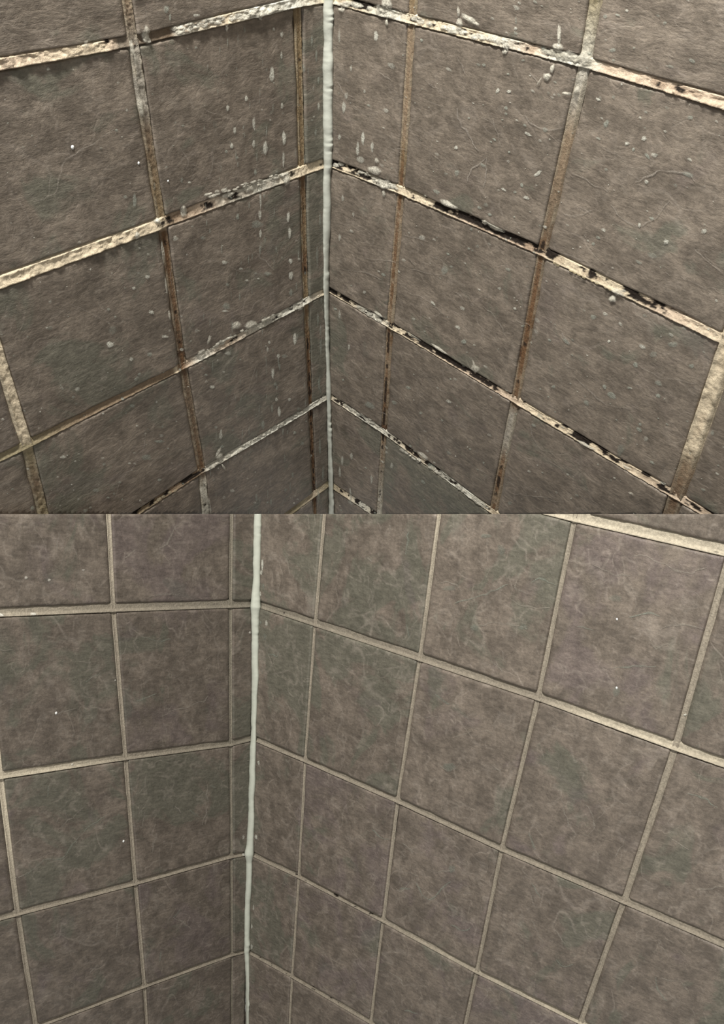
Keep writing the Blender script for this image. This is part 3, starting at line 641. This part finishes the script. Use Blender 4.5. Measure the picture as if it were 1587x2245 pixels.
# --- upper right
b = Blobs(walls['UR'])
for i, (x, y, rx, ry, al, ro) in enumerate([(1001, 323, 6, 6, .8, 0), (1158, 293, 12, 5, .7, .5), (1093, 198, 6, 8, .7, .6), (1117, 200, 8, 5, .7, 0), (1116, 162, 5, 4, .6, 0), (1148, 132, 6, 4, .5, 0), (1062, 142, 7, 5, .5, .4), (1085, 305, 7, 4, .6, .7), (1117, 333, 4, 4, .6, 0), (1003, 378, 8, 11, .4, 0),
        (1180, 380, 14, 6, .7, -.6), (1145, 405, 5, 8, .6, 0), (1105, 415, 9, 4, .65, .5), (1155, 433, 9, 6, .65, .3), (1130, 421, 6, 5, .5, 0), (1196, 284, 9, 7, .5, .2), (1310, 218, 10, 4, .7, .5), (1345, 213, 6, 6, .4, 0), (1328, 272, 8, 14, .55, .3), (1411, 304, 9, 8, .65, 0), (1374, 315, 8, 7, .7, 0), (1388, 328, 5, 6, .6, .5), (1418, 342, 5, 12, .6, -.6),
        (1311, 304, 8, 4, .5, .4), (1513, 258, 10, 7, .45, 0), (1507, 383, 20, 9, .5, .4), (1543, 507, 9, 8, .65, 0), (1460, 530, 9, 8, .65, 0), (1401, 494, 5, 9, .7, 0), (1343, 655, 12, 10, .7, 0), (1018, 748, 9, 8, .6, 0), (1335, 748, 6, 5, .75, 0), (1241, 748, 14, 7, .5, .8), (1255, 745, 6, 4, .4, .6), (1205, 745, 6, 4, .5, .5),
        (1393, 800, 8, 10, .55, -.5), (1325, 848, 7, 8, .6, 0), (1442, 868, 10, 7, .55, .6), (1443, 840, 12, 8, .4, .5), (1400, 942, 10, 7, .6, .6), (1379, 850, 8, 4, .5, .3), (1515, 803, 9, 7, .5, 0), (1475, 755, 16, 9, .4, 0), (1432, 777, 14, 10, .3, 0), (1452, 1061, 12, 4.5, .95, .5), (1428, 1015, 10, 5, .5, .5), (950, 665, 12, 4, .75, .8), (975, 593, 12, 15, .35, .3),
        (1300, 695, 10, 8, .45, .6), (1213, 848, 7, 6, .5, 0), (1285, 883, 10, 7, .4, .7), (895, 850, 9, 5, .5, .4), (922, 906, 6, 5, .4, 0), (1030, 985, 5, 4, .5, 0), (1360, 985, 12, 20, .25, .3), (1145, 715, 5, 4, .4, 0), (1355, 33, 9, 4, .6, .3), (1327, 36, 7, 7, .45, 0), (1458, 50, 6, 6, .5, 0), (1390, 105, 5, 4, .4, 0), (1343, 110, 12, 7, .5, -.2), (1345, 132, 5, 5, .4, 0),
        (1470, 145, 14, 5, .35, .2), (1130, 62, 5, 6, .7, 0), (1131, 45, 3, 14, .4, 0), (1030, 258, 4, 3, .6, 0), (1103, 262, 4, 3, .5, 0), (1033, 503, 5, 5, .35, 0), (1047, 540, 6, 5, .3, 0), (1300, 535, 6, 5, .5, 0), (1310, 521, 8, 5, .5, .4), (1075, 470, 7, 5, .6, .4), (1400, 575, 12, 5, .4, .6), (1430, 560, 16, 10, .3, .4), (1540, 1075, 8, 5, .4, .4), (1560, 950, 7, 9, .4, 0), (1500, 720, 8, 5, .3, .4)]):
    b.add(x, y, rx * .75, ry * .75, SP if al > .6 else SPB, al, rot=ro, seed=i)
for i, (x, y, rx, ry, al) in enumerate([(825, 78, 5, 13, .7), (755, 235, 5, 14, .55), (760, 210, 4, 9, .4), (797, 302, 4, 18, .75), (817, 322, 4, 13, .6), (785, 326, 4, 18, .6), (745, 300, 4, 7, .5), (752, 435, 4, 8, .4), (745, 520, 4, 8, .4), (775, 470, 3, 6, .4), (770, 150, 3, 9, .35), (745, 80, 3, 16, .3), (800, 200, 3, 5, .4),
        (745, 690, 3, 12, .4), (765, 760, 3, 8, .5), (750, 1010, 3, 12, .45), (770, 1000, 4, 8, .5), (745, 1035, 3, 12, .5), (768, 1085, 3, 16, .6), (860, 1020, 4, 8, .4), (815, 1050, 3, 10, .5), (800, 640, 4, 4, .5)]):
    b.add(x, y, rx, ry, SP, al, seed=i + 70)
for i in range(520):
    x, y = rng.uniform(735, 1587), rng.uniform(0, 1127)
    if rng.rand() > (0.3 + 0.7 * (1 - abs(x - 1150) / 450.0)): continue
    r = rng.gamma(2.0, 0.9) + 0.7
    b.add(x, y, r * rng.uniform(1, 2), r, SPB if rng.rand() < .45 else SP, rng.uniform(.2, .6), rot=.55, seed=i, n=8)
crust(b, [(735, 8), (800, 16), (860, 30)], 14, 4, 9, .7, .7, 10)
crust(b, [(905, 40), (1000, 68), (1060, 84), (1115, 96)], 34, 4, 9, .8, .85, 11)
crust(b, [(1195, 112), (1290, 138)], 20, 5, 11, .5, .8, 12, col=(186, 182, 166))
crust(b, [(1480, 203), (1587, 234)], 10, 5, 9, .5, .5, 13, col=(205, 185, 160))
crust(b, [(735, 360), (800, 385), (870, 415)], 20, 3, 8, .9, .8, 14)
crust(b, [(1210, 575), (1350, 640)], 14, 3, 6, .4, .5, 15, col=(200, 188, 155))
crust(b, [(780, 670), (850, 712)], 12, 3, 6, .8, .8, 16)
crust(b, [(740, 880), (830, 935)], 14, 3, 6, .5, .8, 17)
crust(b, [(880, 985), (960, 1035), (1070, 1115)], 24, 3, 6, .5, .8, 18)
for i, (x, y, rx, ry, al, ro) in enumerate([(850, 12, 14, 20, .75, .3), (856, 32, 14, 10, .8, 0), (849, 48, 4, 10, .7, 0), (830, 20, 8, 12, .5, .3), (1006, 26, 4, 13, .7, 0), (990, 62, 16, 10, .85, .2), (1030, 42, 20, 8, .7, .5), (1045, 52, 8, 5, .7, .3), (1008, 50, 8, 12, .7, 0), (1110, 106, 7, 14, .75, 0), (1085, 84, 18, 9, .8, .3),
        (1228, 78, 5, 26, .75, 0), (1224, 104, 14, 14, .85, 0), (1213, 150, 5, 12, .75, .3), (1201, 167, 9, 10, .8, .8), (1185, 178, 3, 12, .5, .5), (1250, 122, 24, 12, .6, .3), (1282, 130, 16, 18, .5, 0), (1264, 198, 6, 10, .5, .3), (822, 372, 18, 9, .75, .2), (845, 404, 14, 12, .8, 0), (828, 352, 6, 8, .5, 0), (842, 424, 4, 9, .6, 0),
        (985, 447, 22, 8, .95, .45), (1083, 497, 30, 6, .85, .48), (1062, 487, 8, 7, .8, .3), (1343, 655, 9, 9, .8, 0), (1355, 640, 20, 9, .6, .4), (831, 688, 13, 4, .8, .6), (963, 764, 24, 4, .75, .55), (905, 737, 22, 3, .6, .55), (1042, 808, 12, 9, .5, .5), (1040, 800, 3, 12, .4, -.3), (927, 998, 16, 6, .7, .7), (975, 1040, 16, 5, .7, .65),
        (1050, 1100, 22, 6, .85, .62), (1285, 975, 26, 3, .6, .5), (1375, 1025, 14, 3, .5, .5), (750, 20, 8, 8, .6, 0), (1243, 205, 12, 5, .6, .2), (1385, 1080, 8, 3, .4, .5)]):
    b.add(x, y, rx, ry, CR, al, thick=.0006, rot=ro, seed=i + 400, base=.0003)
for i, (p, wd, al) in enumerate([([(1003, 235), (1006, 258), (1030, 300), (1050, 330)], 3, .6), ([(1025, 400), (1035, 372), (1055, 358), (1068, 346)], 2.5, .5), ([(1068, 340), (1066, 365), (1063, 410)], 3, .5), ([(1152, 250), (1168, 275), (1195, 286), (1235, 282)], 2.8, .45), ([(1003, 125), (1010, 140), (1022, 162)], 2, .4), ([(828, 155), (842, 165), (860, 176)], 2.5, .35),
        ([(1252, 380), (1285, 392), (1300, 408), (1330, 418)], 2.5, .5), ([(1340, 450), (1365, 485), (1400, 496), (1440, 478), (1465, 440)], 2.8, .45), ([(1390, 400), (1440, 376), (1500, 378), (1525, 398)], 3, .5), ([(1235, 468), (1262, 476), (1295, 462)], 4, .45), ([(1520, 545), (1550, 575), (1587, 602)], 2.5, .4), ([(1075, 245), (1092, 290), (1100, 330)], 2, .3),
        ([(1230, 555), (1290, 575)], 2, .25), ([(1310, 320), (1370, 352)], 2.2, .25), ([(1180, 180), (1165, 160)], 2, .3), ([(800, 565), (850, 572), (870, 578)], 2, .4), ([(890, 640), (930, 655), (975, 690)], 2, .35), ([(1060, 670), (1090, 700), (1110, 740)], 2, .3), ([(1233, 730), (1250, 755)], 3, .5), ([(1230, 738), (1240, 752)], 2, .4),
        ([(900, 590), (960, 605), (1000, 600)], 2, .3), ([(1260, 830), (1330, 890), (1380, 895)], 2.2, .3), ([(1400, 800), (1450, 830), (1530, 840)], 2.2, .25), ([(1150, 900), (1180, 985), (1210, 990)], 2, .25), ([(1250, 935), (1230, 1000)], 2, .3), ([(740, 390), (755, 400)], 2, .4), ([(740, 180), (755, 205), (775, 215)], 2, .4),
        ([(1120, 1080), (1190, 1090), (1230, 1100)], 2, .3), ([(880, 515), (940, 530)], 1.8, .3), ([(740, 590), (800, 598), (840, 612)], 2, .3), ([(1000, 640), (1015, 660)], 2.5, .4), ([(1480, 600), (1560, 640)], 2, .25), ([(1390, 690), (1440, 710), (1460, 740)], 2, .3)]):
    b.stroke(p, wd, VE, al, seed=i + 50)
for i in range(150):                                     # fine flecks along the riven grain
    x, y = rng.uniform(740, 1560), rng.uniform(30, 1110); l = rng.uniform(10, 34); a_ = rng.uniform(.25, .8)
    b.stroke([(x, y), (x + l * math.cos(a_), y + l * math.sin(a_))], rng.uniform(.9, 1.8), VE, rng.uniform(.12, .34), seed=i + 100)
b.build('limescale', M_LIME, W_R, True)

# --- lower walls: pale mineral crests in the slate relief, a few painted sparkles
b = Blobs(walls['LR'])
c8 = [[(60, 340), (80, 375), (130, 385)], [(165, 510), (200, 530), (260, 545)], [(225, 575), (180, 620), (160, 600)], [(250, 580), (280, 640), (320, 655), (370, 585), (400, 570)], [(190, 400), (240, 440)], [(340, 530), (420, 520)], [(750, 575), (790, 640)], [(750, 730), (770, 790), (800, 830), (810, 880)],
      [(860, 780), (900, 840)], [(860, 910), (890, 945), (930, 930)], [(975, 760), (1000, 810), (1060, 840)], [(980, 230), (1020, 290), (1025, 340), (990, 375)], [(740, 360), (770, 430)], [(870, 170), (905, 300), (910, 340)], [(1165, 370), (1120, 460)], [(1430, 190), (1510, 210), (1560, 250)], [(1345, 370), (1430, 435)],
      [(1445, 570), (1470, 610), (1587, 590)], [(1290, 980), (1300, 1040), (1340, 1090)], [(1300, 990), (1400, 1000), (1440, 1060)], [(1300, 830), (1350, 900)], [(400, 755), (450, 790), (490, 770)], [(580, 60), (620, 90)], [(350, 60), (400, 95), (450, 50)], [(170, 605), (220, 600)], [(590, 880), (640, 890)], [(1540, 690), (1580, 715)], [(200, 1130), (260, 1140)], [(130, 960), (180, 990), (200, 1040)]]
c6 = [[(690, 345), (680, 380), (740, 400)], [(410, 440), (560, 400), (650, 360)], [(480, 545), (600, 525), (700, 540), (730, 555)], [(660, 420), (700, 455), (830, 465)], [(745, 350), (800, 330), (860, 370)], [(1190, 240), (1230, 230), (1310, 260), (1400, 310), (1450, 310), (1520, 280)], [(1020, 275), (1120, 320), (1180, 320)],
      [(1180, 500), (1250, 480), (1310, 500)], [(1320, 550), (1410, 530), (1500, 550)], [(1260, 580), (1290, 640), (1350, 620)], [(1110, 720), (1210, 715), (1290, 720)], [(600, 690), (630, 750)], [(580, 1160), (630, 1165)], [(210, 530), (215, 600)], [(45, 380), (60, 430)], [(130, 100), (145, 130)], [(215, 130), (205, 230)], [(410, 1030), (490, 1000)],
      [(340, 350), (400, 350), (450, 385)], [(950, 540), (1020, 560)], [(620, 640), (640, 700)], [(30, 240), (60, 260)], [(330, 840), (400, 880)], [(280, 940), (350, 930)], [(130, 880), (135, 910)]]
c5 = [[(1190, 670), (1205, 680), (1215, 650)], [(1190, 860), (1250, 900)], [(1280, 890), (1300, 950)], [(1170, 660), (1200, 675)], [(1180, 745), (1270, 735)]]
for i, s in enumerate([px(q, 787, 1645, 1.984) for q in c8] + [px(q, 787, 1100, 1.984) for q in c6] + [px(q, 0, 1100, 1.984) for q in c5]):
    b.stroke(s, 3.0, (164, 157, 145) if i % 3 else (150, 156, 143), .40, seed=i + 200, thick=.00012)
for i in range(170):
    x, y = rng.uniform(590, 1587), rng.uniform(1135, 2240); l = rng.uniform(10, 42); a_ = rng.uniform(-.3, 1.0)
    b.stroke([(x, y), (x + l * .5 * math.cos(a_), y + l * .5 * math.sin(a_)), (x + l * math.cos(a_ + .5), y + l * math.sin(a_ + .5))], rng.uniform(1, 2.2), VE, rng.uniform(.08, .24), seed=i + 500, thick=.0001)
for i, (x, y, rx, ry, al) in enumerate([(576, 1238, 3, 14, .7), (573, 1255, 4, 6, .6), (578, 1285, 2, 8, .4), (571, 1302, 3, 6, .6), (585, 1366, 4, 7, .55), (572, 1365, 3, 4, .4), (582, 1395, 4, 8, .3), (567, 1672, 3, 6, .6), (562, 1835, 4, 6, .6), (556, 1990, 2, 7, .5), (552, 2031, 2, 6, .6), (552, 2075, 3, 6, .5), (1065, 1175, 14, 5, .35), (1100, 1205, 9, 14, .25),
        (1040, 1375, 10, 9, .3), (1148, 1375, 12, 7, .3), (985, 1290, 18, 7, .25), (1352, 1516, 9, 12, .3), (990, 1905, 9, 9, .3), (985, 1680, 16, 11, .3), (1500, 1568, 4, 3, .8), (1350, 1312, 16, 9, .2)]):
    b.add(x, y, rx, ry, SP if al > .45 else (142, 148, 136), al, seed=i + 600, thick=.0002)
b.build('mineral_bloom', M_LIME, L_R, False)
b = Blobs(walls['LL'])
c7 = [[(110, 545), (190, 480), (280, 470), (320, 400), (380, 335), (470, 280)], [(250, 350), (340, 270), (370, 240)], [(750, 730), (790, 740), (830, 780)], [(780, 690), (755, 725)], [(680, 360), (660, 450)], [(500, 810), (520, 720)], [(820, 260), (870, 290)], [(430, 930), (390, 970)], [(850, 1110), (800, 1150)], [(700, 870), (690, 920)], [(630, 260), (615, 330)],
      [(880, 320), (900, 260), (900, 150)], [(210, 150), (205, 200)], [(60, 560), (130, 530)], [(760, 240), (790, 270)], [(940, 160), (910, 150)]]
c5 = [[(540, 245), (590, 210)], [(690, 205), (740, 170), (760, 110), (800, 80)], [(620, 590), (690, 605), (740, 600)], [(700, 930), (790, 900), (900, 860), (910, 840)], [(250, 920), (330, 900)], [(590, 870), (680, 830)], [(0, 640), (60, 650)], [(255, 130), (250, 220)], [(370, 790), (440, 740)], [(640, 420), (700, 400), (780, 400)], [(340, 690), (400, 700)]]
for i, s in enumerate([px(q, 0, 1645, 1.984) for q in c7] + [px(q, 0, 1100, 1.984) for q in c5]):
    b.stroke(s, 3.0, (160, 153, 142) if i % 3 else (146, 150, 138), .34, seed=i + 300, thick=.00012)
for i in range(60):
    x, y = rng.uniform(0, 530), rng.uniform(1135, 2240); l = rng.uniform(10, 36); a_ = rng.uniform(-.8, .2)
    b.stroke([(x, y), (x + l * math.cos(a_), y + l * math.sin(a_))], rng.uniform(1, 2.2), VE, rng.uniform(.08, .2), seed=i + 700, thick=.0001)
for i, (x, y, rx, ry, al) in enumerate([(4, 1348, 6, 3, .9), (74, 1346, 8, 3, .9), (57, 1267, 4, 4, .5), (108, 1272, 4, 3, .5), (183, 1250, 4, 3, .3), (160, 1677, 3, 3, .6), (253, 1492, 2, 3, .5), (548, 1387, 3, 3, .5), (536, 1874, 4, 3, .7), (533, 1835, 3, 5, .4)]):  # the first four are bright sparkle dots painted as pale patches
    b.add(x, y, rx, ry, (215, 212, 200), al, seed=i + 640, thick=.0003)
b.build('mineral_bloom', M_LIME, L_L, False)


# ------------------------------------------------------------------ water drops clinging to the tiles
def drop(w, x, y, r, label, group=None):
    c = w.hitw(x, y)[0]; c = c + w.n * surface(w, [c])[0]
    s_ = np.linalg.norm(w.hitw(x + 1, y)[0] - c) * 0 + np.linalg.norm(w.hit(x, y)[()] ) * M / F
    R = r * s_ * .62
    t1 = w.hitw(x, y + 1)[0] - w.hitw(x, y)[0]; t1 = t1 - w.n * (t1 @ w.n); t1 /= np.linalg.norm(t1); t2 = np.cross(w.n, t1)
    V = [np.zeros(3) + w.n * R * .62]; n = 20; F3 = []
    rings = 7
    for k in range(1, rings + 1):
        a = k / rings * np.pi / 2
        for q in range(n):
            th = 2 * np.pi * q / n
            V.append(w.n * R * .62 * math.cos(a) + (t1 * math.cos(th) * (1.2 if math.cos(th) > 0 else 1) + t2 * math.sin(th) * .9) * R * math.sin(a))
    for q in range(n): F3.append((0, 1 + q, 1 + (q + 1) % n))
    for k in range(rings - 1):
        for q in range(n):
            a0 = 1 + k * n + q; a1 = 1 + k * n + (q + 1) % n
            F3 += [(a0, a0 + n, a1 + n), (a0, a1 + n, a1)]
    V.append(-w.n * R * .05); e = len(V) - 1
    for q in range(n): F3.append((e, 1 + (rings - 1) * n + (q + 1) % n, 1 + (rings - 1) * n + q))
    o = mesh_obj('water_drop', np.array(V), F3, M_WATER)
    bm = bmesh.new(); bm.from_mesh(o.data); bmesh.ops.recalc_face_normals(bm, faces=bm.faces[:]); bm.to_mesh(o.data); bm.free()
    o.location = Vector(c); o['label'] = label; o['category'] = 'drop'


drop(walls['UL'], 160, 323, 6, 'bright water drop in the middle of the big greenish tile at the upper left edge')
drop(walls['UL'], 305, 358, 4.5, 'small bright water drop just left of the greyish vertical joint, upper left wall')
drop(walls['UL'], 369, 397, 3.5, 'tiny water drop just right of the greyish vertical joint, above a cream joint')
drop(walls['LL'], 123, 1563, 4.5, 'bright water drop alone on a clean tile at the lower left edge')
drop(walls['LL'], 271, 1844, 4, 'tiny water drop just left of a vertical joint on the lower left wall')
drop(walls['LR'], 1353, 1357, 4, 'tiny water drop high on a clean tile of the lower right wall')
drop(walls['LR'], 1352, 1508, 4.5, 'water drop in a pale ring low on a clean tile of the lower right wall')


# ------------------------------------------------------------------ silicone beads in the two corners
def bead(name, wl, wr, rows, label, keep_up, seed, rough, col):
    """rows: (y, left edge x, right edge x) in pixels; each edge lies on its own wall"""
    rows = np.array(rows, float)
    y = np.arange(rows[0, 0], rows[-1, 0], 2.5)
    xl = np.interp(y, rows[:, 0], rows[:, 1]); xr = np.interp(y, rows[:, 0], rows[:, 2])
    xl = xl + (fbm(y / 45, y * 0, seed) - .5) * rough + (vn(y / 6, y * 0, seed + 4) - .5) * rough * .15
    xr = xr + (fbm(y / 45, y * 0 + 5, seed + 1) - .5) * rough + ss(.55, .9, vn(y / 40, y * 0, seed + 7)) * (vn(y / 6, y * 0, seed + 6) - .5) * rough * .6
    pl = W(wl.hit(xl, y)) + wl.n * 0.0006; pr_ = W(wr.hit(xr, y)) + wr.n * 0.0006
    pc = W(np.array([wl.corner(v) for v in y]))
    nq = 11; q = np.linspace(0, 1, nq)
    out = (wl.n + wr.n) / np.linalg.norm(wl.n + wr.n)
    V = []
    for k in q:
        b_ = 4 * k * (1 - k)
        P = pl * (1 - k) + pr_ * k
        wdt = np.linalg.norm(pr_ - pl, axis=1)[:, None]
        P = P + out * wdt * (0.26 * b_ ** .8) - out * 0.0012 * (1 - b_) ** 4
        V.append(P)
    # closed behind, into the corner
    V.append(pc - out * 0.001)
    V = np.stack(V, 1)
    nu, nv = V.shape[:2]
    V = np.concatenate([V, V[:, :1]], 1); nv += 1
    f = grid_faces(nu, nv)
    col_ = np.tile(np.append(lin(col), 1.0), (nu * nv, 1))
    tn = (0.95 + .1 * fbm(np.repeat(y / 30, nv), np.tile(np.arange(nv) * .3, nu), seed + 9))[:, None]; col_[:, :3] *= tn
    o = mesh_obj(name, V.reshape(-1, 3), f, M_SIL, None, {'col': ('FLOAT_COLOR', col_)})
    bm = bmesh.new(); bm.from_mesh(o.data)
    bmesh.ops.remove_doubles(bm, verts=bm.verts[:], dist=1e-6)
    r = bmesh.ops.bisect_plane(bm, geom=bm.verts[:] + bm.edges[:] + bm.faces[:], plane_co=Vector(O), plane_no=Vector(SEAM_N), clear_inner=keep_up, clear_outer=not keep_up)
    bmesh.ops.holes_fill(bm, edges=[e for e in bm.edges if len(e.link_faces) == 1], sides=0)
    bmesh.ops.recalc_face_normals(bm, faces=bm.faces[:])
    bm.to_mesh(o.data); bm.free()
    o['label'] = label; o['category'] = 'sealant'
    return o


bead('silicone_bead', walls['UL'], walls['UR'],
     [(-700, 694, 730), (-140, 706, 736), (0, 707, 734), (170, 705, 732), (330, 706, 731), (360, 706, 731), (380, 706, 728), (480, 706, 726), (620, 707, 723), (655, 708, 723), (800, 713, 725), (900, 715, 728), (1000, 718, 729), (1100, 719, 734), (1127, 719, 734), (1180, 719, 735)],
     'off-white silicone bead down the corner of the mouldy, limescale-spotted tiling', True, 5, 4.0, (188, 191, 180))
bead('silicone_bead', walls['LL'], walls['LR'],
     [(1080, 555, 576), (1128, 554, 575), (1200, 553, 573), (1290, 551, 572), (1330, 547, 573), (1345, 549, 570), (1480, 550, 568), (1600, 548, 564), (1640, 545, 563), (1760, 543, 560), (1850, 539, 558), (1872, 534, 558), (1890, 538, 555), (1980, 534, 551), (2060, 534, 549), (2085, 533, 549), (2110, 536, 548), (2245, 537, 547), (2300, 536, 546), (2600, 521, 534)],
     'pale grey silicone bead down the corner of the clean grey-brown tiling', False, 25, 3.0, (186, 190, 177))
